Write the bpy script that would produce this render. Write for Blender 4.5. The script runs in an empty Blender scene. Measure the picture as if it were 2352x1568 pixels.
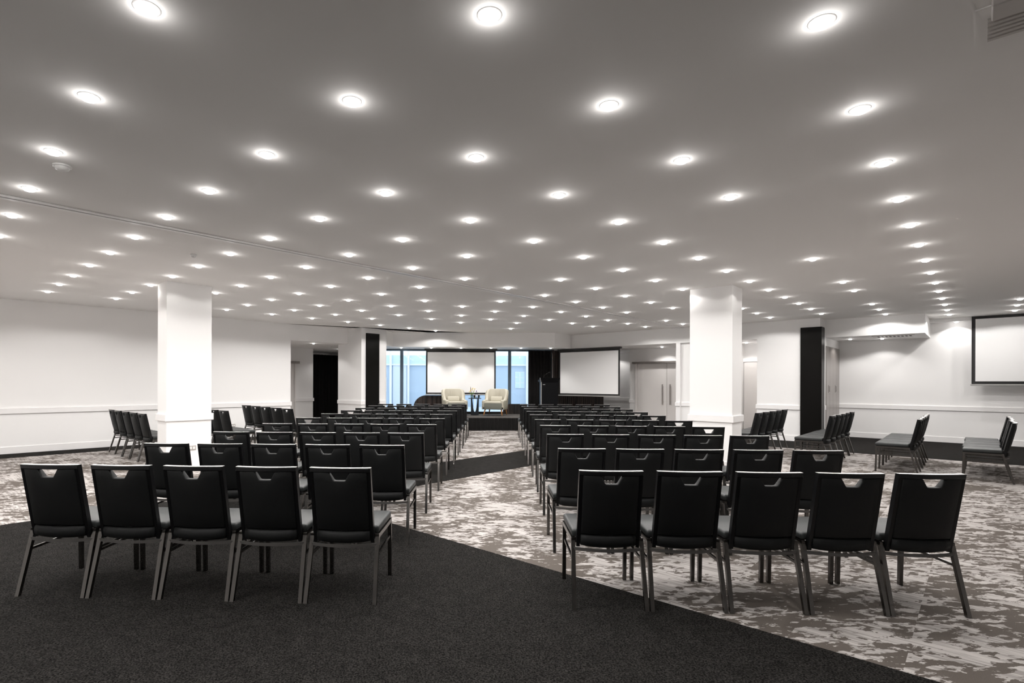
import bpy, bmesh, math, random
from mathutils import Vector, Matrix

# ------------------------------------------------------------------ scene, camera, world, exposure
sc = bpy.context.scene
COL = sc.collection
F, PX, PY, YAW, ROLL = 1235.26, 1075.23, 880.70, 0.0244097, 0.0035012   # focal length and principal point in pixels of 2352x1568
HC = 1.4                                                                  # lens height
cam_data = bpy.data.cameras.new('camera')
cam_data.sensor_fit = 'HORIZONTAL'; cam_data.sensor_width = 36.0
cam_data.lens = F / 2352 * 36
cam_data.shift_x = (1176 - PX) / 2352
cam_data.shift_y = (PY - 784) / 2352
cam_data.clip_start = 0.05
cam = bpy.data.objects.new('camera', cam_data); COL.objects.link(cam)
fwd = Vector((math.sin(YAW), math.cos(YAW), 0)); right = Vector((math.cos(YAW), -math.sin(YAW), 0)); up = Vector((0, 0, 1))
cr, sr = math.cos(ROLL), math.sin(ROLL)
right, up = right * cr + up * sr, up * cr - right * sr
m = Matrix((right, up, -fwd)).transposed().to_4x4(); m.translation = (0, 0, HC)
cam.matrix_world = m
sc.camera = cam

world = bpy.data.worlds.new('world'); sc.world = world; world.use_nodes = True
bg = world.node_tree.nodes['Background']
bg.inputs[0].default_value = (0.93, 0.97, 1.0, 1); bg.inputs[1].default_value = 1.55

vs = sc.view_settings
vs.view_transform = 'Standard'; vs.look = 'None'; vs.gamma = 1.0; vs.use_curve_mapping = False
vs.exposure = 0.36
sc.cycles.use_denoising = True
sc.cycles.max_bounces = 8; sc.cycles.diffuse_bounces = 6; sc.cycles.glossy_bounces = 3
sc.cycles.use_adaptive_sampling = True; sc.cycles.adaptive_threshold = 0.05; sc.cycles.adaptive_min_samples = 12
sc.cycles.sample_clamp_indirect = 10.0

SPOT_W = 26.0          # ceiling downlights
SOFFIT_W = 19.0        # small downlights in the lower soffits
GLOW_W = 0.33          # point light added under each lens to brighten the ceiling
WARM = (1.0, 0.972, 0.945)

R2 = math.sqrt(0.5)
CEIL, SOFF = 3.015, 2.577
def W(u, v): return ((u - v) * R2, (u + v) * R2)          # room axes (45 degrees) to world
def UV(x, y): return ((x + y) * R2, (y - x) * R2)

# ------------------------------------------------------------------ materials
def new_mat(name):
    mt = bpy.data.materials.new(name); mt.use_nodes = True
    nt = mt.node_tree
    return mt, nt, nt.nodes['Principled BSDF']
def P(name, col, rough=0.5, metal=0.0, spec=0.5, emit=None, es=0.0, bump=None):
    mt, nt, b = new_mat(name)
    b.inputs['Base Color'].default_value = (*col, 1); b.inputs['Roughness'].default_value = rough
    b.inputs['Metallic'].default_value = metal; b.inputs['Specular IOR Level'].default_value = spec
    if emit:
        b.inputs['Emission Color'].default_value = (*emit, 1); b.inputs['Emission Strength'].default_value = es
        mt.cycles.emission_sampling = 'NONE'
    if not bump: return mt
    n = nt.nodes.new('ShaderNodeTexNoise'); tc = nt.nodes.new('ShaderNodeTexCoord')
    nt.links.new(tc.outputs['Object'], n.inputs['Vector'])
    sc_, st = bump
    n.inputs['Scale'].default_value = sc_; n.inputs['Detail'].default_value = 3
    bp = nt.nodes.new('ShaderNodeBump'); bp.inputs['Strength'].default_value = st; bp.inputs['Distance'].default_value = 0.01
    nt.links.new(n.outputs['Fac'], bp.inputs['Height']); nt.links.new(bp.outputs['Normal'], b.inputs['Normal'])
    return mt
def mixrgb(nt, fac, a, b):
    mx = nt.nodes.new('ShaderNodeMix'); mx.data_type = 'RGBA'
    for s, val in (('Factor', fac),):
        if hasattr(val, 'is_linked') or hasattr(val, 'links'): nt.links.new(val, mx.inputs[0])
        else: mx.inputs[0].default_value = val
    for i, val in ((6, a), (7, b)):
        if isinstance(val, tuple): mx.inputs[i].default_value = (*val, 1)
        else: nt.links.new(val, mx.inputs[i])
    return mx.outputs[2]

M = {}
M['wall'] = P('wall_paint', (0.89, 0.88, 0.873), 0.6)
M['trim'] = P('trim_paint', (0.88, 0.865, 0.86), 0.4)
M['ceiling'] = P('ceiling_paint', (0.90, 0.885, 0.87), 0.75)
M['door'] = P('door_laminate', (0.82, 0.79, 0.77), 0.35)
M['cupboard'] = P('cupboard_laminate', (0.27, 0.245, 0.23), 0.28)
M['steel'] = P('brushed_steel', (0.45, 0.42, 0.40), 0.3, 1.0)
M['black_panel'] = P('black_glass_panel', (0.005, 0.0045, 0.004), 0.35, spec=0.12)
M['leather'] = P('black_leather', (0.0085, 0.009, 0.0092), 0.55, spec=0.22, bump=(220, 0.12))
M['vinyl'] = P('seat_vinyl', (0.020, 0.0225, 0.0225), 0.46, spec=0.45, bump=(220, 0.10))
M['chair_frame'] = P('black_powder_coated_frame', (0.005, 0.005, 0.0055), 0.28, spec=0.28)
M['chair_leg'] = P('gunmetal_legs', (0.125, 0.118, 0.112), 0.26, 1.0)
M['rail_grey'] = P('grey_painted_rail', (0.085, 0.08, 0.076), 0.45, 0.2)
M['bar_highlight'] = P('bright_highlight_metal', (0.92, 0.90, 0.88), 0.36, 1.0)  # bright metal standing in for the highlight along the chair tops
M['lamp_ring'] = P('lamp_ring_white', (0.75, 0.74, 0.73), 0.4)
M['lens'] = P('lamp_lens_glow', (1, 1, 1), 0.5, emit=(1.0, 0.97, 0.94), es=11.0)
M['curtain'] = P('black_velvet', (0.0075, 0.0068, 0.0066), 0.85, spec=0.2, bump=(300, 0.1))
M['screen'] = P('screen_fabric', (0.88, 0.875, 0.87), 0.8)
M['screen_border'] = P('screen_black_border', (0.012, 0.011, 0.011), 0.5)
M['alu'] = P('aluminium_bar', (0.5, 0.49, 0.48), 0.4, 0.8)
M['mullion'] = P('blue_grey_mullion', (0.10, 0.14, 0.18), 0.35, 0.5)
M['deck'] = P('stage_carpet', (0.085, 0.078, 0.072), 0.95, spec=0.1, bump=(300, 0.3))
M['lectern'] = P('black_lectern', (0.004, 0.004, 0.005), 0.4, spec=0.12)
M['wood'] = P('oak_legs', (0.42, 0.19, 0.06), 0.45)
M['cream'] = P('cream_velvet', (0.50, 0.47, 0.39), 0.85, bump=(60, 0.08))
M['grey_velvet'] = P('grey_green_velvet', (0.16, 0.165, 0.14), 0.85, bump=(60, 0.08))
M['table'] = P('black_table', (0.010, 0.013, 0.017), 0.25)
M['plastic_white'] = P('white_plastic', (0.78, 0.77, 0.76), 0.35)
M['socket'] = P('grey_socket', (0.40, 0.37, 0.35), 0.4)
M['yellow'] = P('yellow_petal', (0.85, 0.62, 0.05), 0.6)
M['green'] = P('green_stem', (0.12, 0.25, 0.05), 0.6)
M['brown'] = P('brown_flower', (0.20, 0.09, 0.05), 0.7)
M['cap'] = P('purple_cap', (0.20, 0.05, 0.35), 0.4)
M['dark'] = P('dark_gap', (0.02, 0.018, 0.017), 0.7)
M['sill'] = P('dark_sill', (0.012, 0.011, 0.012), 0.5)
M['vent'] = P('vent_grey', (0.60, 0.57, 0.55), 0.5)
M['track'] = P('track_aluminium', (0.92, 0.91, 0.90), 0.4, 0.0)
M['facade'] = P('pale_blue_cladding', (0.52, 0.62, 0.74), 0.4)
M['facade_light'] = P('pale_lilac_blind', (0.72, 0.78, 0.87), 0.6)
M['facade_top'] = P('sky_blue_glazing', (0.64, 0.78, 0.87), 0.25)
M['white_ext'] = P('white_exterior', (0.85, 0.86, 0.88), 0.5)
M['paving'] = P('pale_paving', (0.52, 0.58, 0.65), 0.8)

def glass(name, tint, gl=0.10):
    mt, nt, b = new_mat(name)
    out = nt.nodes['Material Output']; nt.nodes.remove(b)
    t = nt.nodes.new('ShaderNodeBsdfTransparent'); t.inputs[0].default_value = (*tint, 1)
    g = nt.nodes.new('ShaderNodeBsdfGlossy'); g.inputs['Roughness'].default_value = 0.03
    fr = nt.nodes.new('ShaderNodeFresnel'); fr.inputs[0].default_value = 1.45
    mx = nt.nodes.new('ShaderNodeMixShader')
    nt.links.new(fr.outputs[0], mx.inputs[0]); nt.links.new(t.outputs[0], mx.inputs[1]); nt.links.new(g.outputs[0], mx.inputs[2])
    nt.links.new(mx.outputs[0], out.inputs['Surface'])
    return mt
M['glass'] = glass('window_glass', (0.90, 0.96, 1.0))
M['clear'] = glass('clear_glass', (0.93, 0.96, 0.97))

def carpet_pattern():
    mt, nt, b = new_mat('patterned_carpet'); N = nt.nodes.new; L = nt.links.new
    tc = N('ShaderNodeTexCoord')
    rot = N('ShaderNodeMapping'); rot.inputs['Rotation'].default_value = (0, 0, -math.pi / 4); rot.inputs['Location'].default_value = (0.13, 0.23, 0.5); L(tc.outputs['Object'], rot.inputs['Vector'])
    # carpet squares of half a metre along the room axes, each with its own cut of the pattern
    sn = N('ShaderNodeVectorMath'); sn.operation = 'SNAP'; sn.inputs[1].default_value = (0.5, 0.5, 10.0); L(rot.outputs[0], sn.inputs[0])
    wn = N('ShaderNodeTexWhiteNoise'); wn.noise_dimensions = '3D'; L(sn.outputs[0], wn.inputs['Vector'])
    off = N('ShaderNodeVectorMath'); off.operation = 'SCALE'; off.inputs['Scale'].default_value = 0.22; L(wn.outputs['Color'], off.inputs[0])
    st = N('ShaderNodeMapping'); st.inputs['Scale'].default_value = (0.52, 1.2, 1.0); L(tc.outputs['Object'], st.inputs['Vector'])
    ad = N('ShaderNodeVectorMath'); ad.operation = 'ADD'; L(st.outputs[0], ad.inputs[0]); L(off.outputs[0], ad.inputs[1])
    n1 = N('ShaderNodeTexNoise'); n1.inputs['Scale'].default_value = 11.5; n1.inputs['Detail'].default_value = 6.0
    n1.inputs['Roughness'].default_value = 0.62; n1.inputs['Distortion'].default_value = 0.55; L(ad.outputs[0], n1.inputs['Vector'])
    n2 = N('ShaderNodeTexNoise'); n2.inputs['Scale'].default_value = 1.9; n2.inputs['Detail'].default_value = 2; L(tc.outputs['Object'], n2.inputs['Vector'])
    s2 = N('ShaderNodeMath'); s2.operation = 'MULTIPLY_ADD'; s2.inputs[1].default_value = 0.60; s2.inputs[2].default_value = -0.30; L(n2.outputs['Fac'], s2.inputs[0])
    sm = N('ShaderNodeMath'); sm.operation = 'ADD'; L(n1.outputs['Fac'], sm.inputs[0]); L(s2.outputs[0], sm.inputs[1])
    n3 = N('ShaderNodeTexNoise'); n3.inputs['Scale'].default_value = 30.0; n3.inputs['Detail'].default_value = 3; n3.inputs['Roughness'].default_value = 0.6; L(ad.outputs[0], n3.inputs['Vector'])
    s4 = N('ShaderNodeMath'); s4.operation = 'MULTIPLY_ADD'; s4.inputs[1].default_value = 0.5; s4.inputs[2].default_value = -0.25; L(n3.outputs['Fac'], s4.inputs[0])
    sm0 = N('ShaderNodeMath'); sm0.operation = 'ADD'; L(sm.outputs[0], sm0.inputs[0]); L(s4.outputs[0], sm0.inputs[1])
    s3 = N('ShaderNodeMath'); s3.operation = 'MULTIPLY_ADD'; s3.inputs[1].default_value = 0.10; s3.inputs[2].default_value = -0.05
    L(wn.outputs['Value'], s3.inputs[0])
    sm2 = N('ShaderNodeMath'); sm2.operation = 'ADD'; L(sm0.outputs[0], sm2.inputs[0]); L(s3.outputs[0], sm2.inputs[1])
    rp = N('ShaderNodeValToRGB'); rp.color_ramp.elements[0].position = 0.500; rp.color_ramp.elements[1].position = 0.518; L(sm2.outputs[0], rp.inputs[0])
    # fine rib lines in the light yarn
    wm = N('ShaderNodeMapping'); wm.inputs['Scale'].default_value = (55, 3.0, 1.0); L(rot.outputs[0], wm.inputs['Vector'])
    wv = N('ShaderNodeTexNoise'); wv.inputs['Scale'].default_value = 1.0; wv.inputs['Detail'].default_value = 2; L(wm.outputs[0], wv.inputs['Vector'])
    wr = N('ShaderNodeValToRGB'); wr.color_ramp.elements[0].position = 0.36; wr.color_ramp.elements[1].position = 0.60; L(wv.outputs['Fac'], wr.inputs[0])
    light = mixrgb(nt, wr.outputs[0], (0.31, 0.288, 0.274), (0.52, 0.488, 0.47))
    fine = N('ShaderNodeTexNoise'); fine.inputs['Scale'].default_value = 260; fine.inputs['Detail'].default_value = 2; L(tc.outputs['Object'], fine.inputs['Vector'])
    dark = mixrgb(nt, fine.outputs['Fac'], (0.075, 0.064, 0.056), (0.175, 0.152, 0.135))
    col = mixrgb(nt, rp.outputs[0], dark, light)
    L(col, b.inputs['Base Color']); b.inputs['Roughness'].default_value = 0.95; b.inputs['Specular IOR Level'].default_value = 0.1
    bp = N('ShaderNodeBump'); bp.inputs['Strength'].default_value = 0.35; bp.inputs['Distance'].default_value = 0.004
    L(fine.outputs['Fac'], bp.inputs['Height']); L(bp.outputs[0], b.inputs['Normal'])
    return mt
M['carpet'] = carpet_pattern()
def carpet_dark():
    mt, nt, b = new_mat('charcoal_pile_carpet'); N = nt.nodes.new; L = nt.links.new
    tc = N('ShaderNodeTexCoord')
    n = N('ShaderNodeTexNoise'); n.inputs['Scale'].default_value = 112; n.inputs['Detail'].default_value = 3; n.inputs['Roughness'].default_value = 0.7; L(tc.outputs['Object'], n.inputs['Vector'])
    n2 = N('ShaderNodeTexNoise'); n2.inputs['Scale'].default_value = 9; n2.inputs['Detail'].default_value = 3; L(tc.outputs['Object'], n2.inputs['Vector'])
    rp = N('ShaderNodeValToRGB'); rp.color_ramp.elements[0].position = 0.40; rp.color_ramp.elements[1].position = 0.64
    rp.color_ramp.elements[0].color = (0.004, 0.0038, 0.0036, 1); rp.color_ramp.elements[1].color = (0.040, 0.037, 0.0345, 1); L(n.outputs['Fac'], rp.inputs[0])
    rp2 = N('ShaderNodeValToRGB'); rp2.color_ramp.elements[0].position = 0.3; rp2.color_ramp.elements[1].position = 0.7
    rp2.color_ramp.elements[0].color = (0.82, 0.82, 0.82, 1); rp2.color_ramp.elements[1].color = (1.15, 1.15, 1.15, 1); L(n2.outputs['Fac'], rp2.inputs[0])
    mu = N('ShaderNodeMix'); mu.data_type = 'RGBA'; mu.blend_type = 'MULTIPLY'; mu.inputs[0].default_value = 1.0
    L(rp.outputs[0], mu.inputs[6]); L(rp2.outputs[0], mu.inputs[7]); L(mu.outputs[2], b.inputs['Base Color'])
    b.inputs['Roughness'].default_value = 1.0; b.inputs['Specular IOR Level'].default_value = 0.05
    bp = N('ShaderNodeBump'); bp.inputs['Strength'].default_value = 0.8; bp.inputs['Distance'].default_value = 0.008
    L(n.outputs['Fac'], bp.inputs['Height']); L(bp.outputs[0], b.inputs['Normal'])
    return mt
M['carpet_dark'] = carpet_dark()
def drape_mat():
    mt, nt, b = new_mat('dark_drape_lit_streaks'); N = nt.nodes.new; L = nt.links.new
    tc = N('ShaderNodeTexCoord'); mp = N('ShaderNodeMapping'); mp.inputs['Scale'].default_value = (14, 14, 0.3); L(tc.outputs['Object'], mp.inputs['Vector'])
    n = N('ShaderNodeTexNoise'); n.inputs['Scale'].default_value = 1.0; n.inputs['Detail'].default_value = 3; L(mp.outputs[0], n.inputs['Vector'])
    rp = N('ShaderNodeValToRGB'); rp.color_ramp.elements[0].position = 0.38; rp.color_ramp.elements[1].position = 0.66
    rp.color_ramp.elements[0].color = (0.006, 0.005, 0.0045, 1); rp.color_ramp.elements[1].color = (0.040, 0.024, 0.018, 1)  # brown streaks painted in for pleats catching the light
    L(n.outputs['Fac'], rp.inputs[0]); L(rp.outputs[0], b.inputs['Base Color']); b.inputs['Roughness'].default_value = 0.7
    return mt
M['drape'] = drape_mat()
def pattern_fabric():
    mt, nt, b = new_mat('leaf_pattern_fabric'); N = nt.nodes.new; L = nt.links.new
    tc = N('ShaderNodeTexCoord'); vo = N('ShaderNodeTexVoronoi'); vo.inputs['Scale'].default_value = 48; vo.feature = 'DISTANCE_TO_EDGE'
    L(tc.outputs['Object'], vo.inputs['Vector'])
    rp = N('ShaderNodeValToRGB'); rp.color_ramp.elements[0].position = 0.10; rp.color_ramp.elements[1].position = 0.16
    rp.color_ramp.elements[0].color = (0.46, 0.43, 0.34, 1); rp.color_ramp.elements[1].color = (0.15, 0.145, 0.11, 1)
    L(vo.outputs['Distance'], rp.inputs[0]); L(rp.outputs[0], b.inputs['Base Color']); b.inputs['Roughness'].default_value = 0.9
    return mt
M['pattern'] = pattern_fabric()

# ------------------------------------------------------------------ mesh helpers
class MB:
    def __init__(s): s.v = []; s.f = []; s.smooth = False
    def add(s, vs_, fs):
        n = len(s.v); s.v += [tuple(p) for p in vs_]; s.f += [tuple(i + n for i in f) for f in fs]; return s
    def box(s, x0, x1, y0, y1, z0, z1):
        return s.prism([(x0, y0), (x1, y0), (x1, y1), (x0, y1)], z0, z1)
    def ubox(s, u0, u1, v0, v1, z0, z1):
        return s.prism([W(u0, v0), W(u1, v0), W(u1, v1), W(u0, v1)], z0, z1)
    def prism(s, poly, z0, z1):
        a = sum(poly[i][0] * poly[(i + 1) % len(poly)][1] - poly[(i + 1) % len(poly)][0] * poly[i][1] for i in range(len(poly)))
        if a < 0: poly = poly[::-1]
        n = len(poly)
        vs_ = [(x, y, z0) for x, y in poly] + [(x, y, z1) for x, y in poly]
        fs = [tuple(range(n))[::-1], tuple(range(n, 2 * n))] + [(i, (i + 1) % n, n + (i + 1) % n, n + i) for i in range(n)]
        return s.add(vs_, fs)
    def bar(s, p, q, w, d, upv=(0, 0, 1)):
        p, q = Vector(p), Vector(q); a = (q - p).normalized(); sd = a.cross(Vector(upv))
        if sd.length < 1e-4: sd = a.cross(Vector((0, 1, 0)))
        sd.normalize(); o = sd.cross(a).normalized()
        vs_ = [c + sd * (w / 2 * i) + o * (d / 2 * j) for c in (p, q) for i, j in ((-1, -1), (1, -1), (1, 1), (-1, 1))]
        return s.add(vs_, [(3, 2, 1, 0), (4, 5, 6, 7), (0, 1, 5, 4), (1, 2, 6, 5), (2, 3, 7, 6), (3, 0, 4, 7)])
    def leg(s, p, q, w0, w1):        # vertical-ish post with axis aligned square ends
        vs_ = [(c[0] + i * h, c[1] + j * h, c[2]) for c, h in ((p, w0 / 2), (q, w1 / 2)) for i, j in ((-1, -1), (1, -1), (1, 1), (-1, 1))]
        return s.add(vs_, [(3, 2, 1, 0), (4, 5, 6, 7), (0, 1, 5, 4), (1, 2, 6, 5), (2, 3, 7, 6), (3, 0, 4, 7)])
    def sweep(s, pts, prof, closed_prof=True):   # pts: list of (pos, xaxis, yaxis)
        n = len(prof); base = len(s.v); rings = []
        for pos, xa, ya in pts:
            pos, xa, ya = Vector(pos), Vector(xa), Vector(ya)
            s.v += [tuple(pos + xa * a + ya * b) for a, b in prof]
        for k in range(len(pts) - 1):
            for i in range(n):
                j = (i + 1) % n
                s.f.append((base + k * n + i, base + k * n + j, base + (k + 1) * n + j, base + (k + 1) * n + i))
        s.f.append(tuple(base + i for i in range(n))[::-1]); e = base + (len(pts) - 1) * n
        s.f.append(tuple(e + i for i in range(n)))
        return s
    def lathe(s, prof, seg=16, c=(0, 0, 0)):
        base = len(s.v); n = len(prof)
        for k in range(seg):
            a = 2 * math.pi * k / seg
            s.v += [(c[0] + r * math.cos(a), c[1] + r * math.sin(a), c[2] + z) for r, z in prof]
        for k in range(seg):
            k2 = (k + 1) % seg
            for i in range(n - 1): s.f.append((base + k * n + i, base + k2 * n + i, base + k2 * n + i + 1, base + k * n + i + 1))
        return s
    def tube(s, pts, r, seg=8):
        out = []
        for i, p in enumerate(pts):
            p = Vector(p); d = (Vector(pts[min(i + 1, len(pts) - 1)]) - Vector(pts[max(i - 1, 0)])).normalized()
            xa = d.cross(Vector((0.13, 0.31, 0.94))).normalized(); ya = d.cross(xa).normalized()
            rr = r[i] if isinstance(r, (list, tuple)) else r
            out.append((p, xa * rr, ya * rr))
        prof = [(math.cos(2 * math.pi * k / seg), math.sin(2 * math.pi * k / seg)) for k in range(seg)]
        return s.sweep(out, prof)
    def mesh(s, name, bevel=0.0, seg=2, ang=0.6, smooth=False):
        me = bpy.data.meshes.new(name); me.from_pydata(s.v, [], s.f)
        bm = bmesh.new(); bm.from_mesh(me)
        bmesh.ops.remove_doubles(bm, verts=bm.verts, dist=1e-5)
        bmesh.ops.recalc_face_normals(bm, faces=bm.faces)
        if bevel > 0:
            es = [e for e in bm.edges if len(e.link_faces) == 2 and e.calc_face_angle(0) > ang]
            bmesh.ops.bevel(bm, geom=es, offset=bevel, segments=seg, profile=0.5, affect='EDGES')
        if smooth:
            for f_ in bm.faces: f_.smooth = True
        bm.to_mesh(me); bm.free(); me.update()
        return me
def obj(name, mb, mat, parent=None, **kw):
    me = mb.mesh(name, **kw) if isinstance(mb, MB) else mb
    if len(me.materials) == 0: me.materials.append(M[mat] if isinstance(mat, str) else mat)
    o = bpy.data.objects.new(name, me); COL.objects.link(o)
    if parent: o.parent = parent
    return o
def tag(o, label, cat, group=None):
    o['label'] = label; o['category'] = cat
    if group: o['group'] = group
    return o
def thing(name, label, cat, loc=(0, 0, 0), rz=0.0, group=None):
    o = bpy.data.objects.new(name, None); COL.objects.link(o); o.empty_display_size = 0.1
    o.location = loc; o.rotation_euler = (0, 0, rz)
    return tag(o, label, cat, group)
def struct(name, mb, mat, parent=None, **kw):
    o = obj(name, mb, mat, parent, **kw)
    if parent is None: o['kind'] = 'structure'
    return o
def struct_root(name, loc=(0, 0, 0), rz=0.0):
    o = bpy.data.objects.new(name, None); COL.objects.link(o); o.location = loc; o.rotation_euler = (0, 0, rz); o['kind'] = 'structure'
    return o
def copy_tree(root):
    r = root.copy(); COL.objects.link(r)
    for ch in root.children:
        c = ch.copy(); COL.objects.link(c); c.parent = r
        for g in ch.children:
            d = g.copy(); COL.objects.link(d); d.parent = c
    return r
ORD = ['first', 'second', 'third', 'fourth', 'fifth', 'sixth', 'seventh', 'eighth', 'ninth', 'tenth', 'eleventh', 'twelfth',
       'thirteenth', 'fourteenth', 'fifteenth', 'sixteenth', 'seventeenth', 'eighteenth', 'nineteenth', 'twentieth', 'twenty-first', 'twenty-second']
A45 = math.pi / 4

# ------------------------------------------------------------------ shell: floor, ceiling, walls
WY = 18.25      # window line
outline = [W(-3.75, -4.25), W(17.75, -4.25), W(17.75, 4.0), W(18.8, 4.0), W(18.8, 10.7), W(15.2, 10.7), (3.36, WY + 0.1), (-2.72, WY + 0.1),
           W(10.15, 14.05), W(12.5, 18.05), W(6.85, 18.05), W(6.85, 13.85), W(-3.75, 13.85)]
floor = struct('floor', MB().prism(outline, -0.12, 0.0), 'carpet')
def dark(u0, u1, v0, v1):
    obj('dark_carpet', MB().ubox(u0, u1, v0, v1, -0.01, 0.002), 'carpet_dark', floor)
dark(-3.6, 3.37, -4.1, 5.56)
dark(-3.6, 15.25, 5.56, 6.93)
dark(-3.6, 7.3, 12.95, 13.69)
dark(13.5, 15.25, -4.1, 5.56)
dark(15.25, 17.6, -4.1, 2.8)
ceiling = struct('ceiling', MB().prism(outline, CEIL, CEIL + 0.12), 'ceiling')

struct('wall_left', MB().ubox(-3.6, 7.32, 13.69, 13.85, 0, CEIL).ubox(7.32, 9.15, 13.69, 13.85, SOFF, CEIL), 'wall')
struct('wall_stage_left', MB().ubox(9.15, 10.02, 12.99, 14.2, 0, CEIL), 'wall')
struct('wall_lobby', MB().ubox(7.0, 9.735, 16.65, 17.9, 0, SOFF).ubox(7.0, 12.4, 17.9, 18.05, 0, SOFF).ubox(6.85, 7.0, 13.85, 18.05, 0, SOFF)
       .prism([W(10.02, 14.2), W(10.15, 14.05), W(12.5, 18.05), W(12.35, 18.05)], 0, SOFF), 'wall')
struct('ceiling_lobby', MB().prism([W(6.85, 13.85), W(9.15, 13.85), W(10.1, 14.1), W(12.45, 18.05), W(6.85, 18.05)], SOFF, SOFF + 0.08), 'ceiling')
struct('wall_stage_side', MB().prism([W(10.02, 13.05), W(10.1, 13.05), (-2.6, WY), (-2.72, WY)], 0, CEIL), 'wall')
struct('wall_stage_bulkhead', MB().prism([(-2.18, 16.32), (-1.98, 17.05), (3.15, 16.93), (3.80, 17.62), (3.84, 17.75), (3.36, WY + 0.1), (-2.72, WY + 0.1)], SOFF - 0.02, CEIL), 'wall')
struct('wall_right_bulkhead', MB().ubox(15.25, 18.8, 4.19, 10.55, SOFF, CEIL), 'wall')
struct('wall_right', MB().ubox(15.25, 17.6, 2.80, 4.19, 0, CEIL), 'wall')
struct('wall_recess', MB().ubox(16.92, 17.07, 4.19, 8.57, 0, SOFF).ubox(15.25, 16.92, 6.19, 6.31, 0, SOFF).ubox(15.34, 16.92, 5.0, 6.19, 0, SOFF), 'wall')
struct('wall_passage', MB().ubox(18.6, 18.75, 4.2, 10.7, 0, SOFF).ubox(15.2, 18.75, 10.55, 10.7, 0, SOFF), 'wall')
struct('wall_alcove_bulkhead', MB().ubox(15.83, 17.6, 0.905, 2.80, SOFF, CEIL).ubox(17.3, 17.6, -4.1, 0.905, 2.925, CEIL), 'wall')
struct('wall_far_right', MB().ubox(17.6, 17.75, -4.1, 2.8, 0, CEIL), 'wall')
struct('wall_rear', MB().ubox(-3.75, -3.6, -4.25, 13.85, 0, CEIL), 'wall')
struct('wall_near_right', MB().ubox(-3.6, 17.75, -4.25, -4.1, 0, CEIL), 'wall')

# chair rails and skirtings
RZ0, RZ1, RT = 0.78, 0.89, 0.028
def rail(n, *boxes):
    mb = MB()
    for b in boxes: mb.ubox(*b, RZ0, RZ1)
    struct('trim_%d' % n, mb, 'trim', bevel=0.004, seg=1)
def skirt(side, *boxes):
    mb = MB()
    for b in boxes: mb.ubox(*b, 0, 0.14)
    struct('baseboard_' + side, mb, 'trim', bevel=0.004, seg=1)
rail(1, (-3.6, 7.345, 13.69 - RT, 13.69), (7.32, 7.345, 13.69, 13.85))
rail(2, (9.15 - RT, 9.15, 12.99 - RT, 14.2), (9.15, 9.28, 12.99 - RT, 12.99), (9.8, 10.02, 12.99 - RT, 12.99))
rail(3, (8.95, 9.735 + RT, 16.65 - RT, 16.65), (9.735, 9.735 + RT, 16.65, 17.0))
rail(4, (18.6 - RT, 18.6, 8.6, 10.45))
rail(5, (16.92 - RT, 16.92, 8.28, 8.59))
rail(6, (15.25 - RT, 15.25, 6.19, 6.33))
rail(7, (15.34 - RT, 15.34, 5.0, 6.19))
rail(8, (15.25 - RT, 15.25, 3.21, 4.215), (15.56, 15.8, 2.8 - RT, 2.8))
rail(9, (17.6 - RT, 17.6, -4.1, 2.8))
skirt('left', (-3.6, 7.335, 13.675, 13.69))
skirt('stage_left', (9.135, 9.15, 12.975, 14.2), (9.15, 10.02, 12.975, 12.99))
skirt('lobby', (8.95, 9.75, 16.635, 16.65))
skirt('recess', (16.905, 16.92, 8.28, 8.57), (15.235, 15.25, 6.19, 6.31), (15.325, 15.34, 5.0, 6.19))
skirt('right', (15.235, 15.25, 3.21, 4.2))
skirt('far_right', (17.585, 17.6, -4.1, 2.8))
skirt('passage', (18.585, 18.6, 8.6, 10.42))

# operable-wall track in the ceiling
t = thing('ceiling_track', 'thin aluminium sliding-wall track running diagonally across the whole ceiling', 'ceiling track', (*W(5.8, 6.15), CEIL))
def uparts(name, mat, root, u0, u1, v0, v1, z0, z1):
    o = obj(name, MB().ubox(u0, u1, v0, v1, z0, z1), mat, root)
    o.matrix_parent_inverse = Matrix.Translation(root.location).inverted()
    return o
uparts('rail', 'track', t, -3.6, 15.24, 6.085, 6.135, CEIL - 0.012, CEIL)
uparts('rail', 'track', t, -3.6, 15.24, 6.165, 6.215, CEIL - 0.012, CEIL)
uparts('slot', 'dark', t, -3.6, 15.24, 6.135, 6.165, CEIL - 0.003, CEIL)
uparts('shadow_gap', 'vent', t, -3.6, 15.24, 6.07, 6.085, CEIL - 0.004, CEIL)

# columns
def column(label, u0, u1, v0, v1):
    cu, cv = (u0 + u1) / 2, (v0 + v1) / 2; a, b = (u1 - u0) / 2, (v1 - v0) / 2
    c = thing('column', label, 'column', (*W(cu, cv), 0), A45)
    obj('shaft', MB().box(-a, a, -b, b, 0, CEIL), 'wall', c)
    obj('chair_rail', MB().box(-a - RT, a + RT, -b - RT, b + RT, RZ0, RZ1), 'trim', c, bevel=0.004, seg=1)
    obj('skirting', MB().box(-a - 0.014, a + 0.014, -b - 0.014, b + 0.014, 0, 0.14), 'trim', c, bevel=0.004, seg=1)
column('white square column on the left, behind the second row of chairs', 2.885, 3.575, 9.37, 9.80)
column('white square column on the right, between the chair block and side chairs', 9.275, 9.755, 2.915, 3.60)

# black glossy panels on the piers
tag(obj('black_wall_panel', MB().ubox(9.30, 9.77, 12.95, 12.99, 0, 2.865), 'black_panel', bevel=0.004, seg=1),
    'tall narrow black panel on the white pier left of the stage', 'wall panel')
tag(obj('black_wall_panel', MB().ubox(15.20, 15.25, 2.79, 3.205, 0, 2.80).ubox(15.20, 15.54, 2.76, 2.80, 0, 2.80), 'black_panel'),
    'tall black panel wrapping the wall corner on the right side', 'wall panel')

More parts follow.
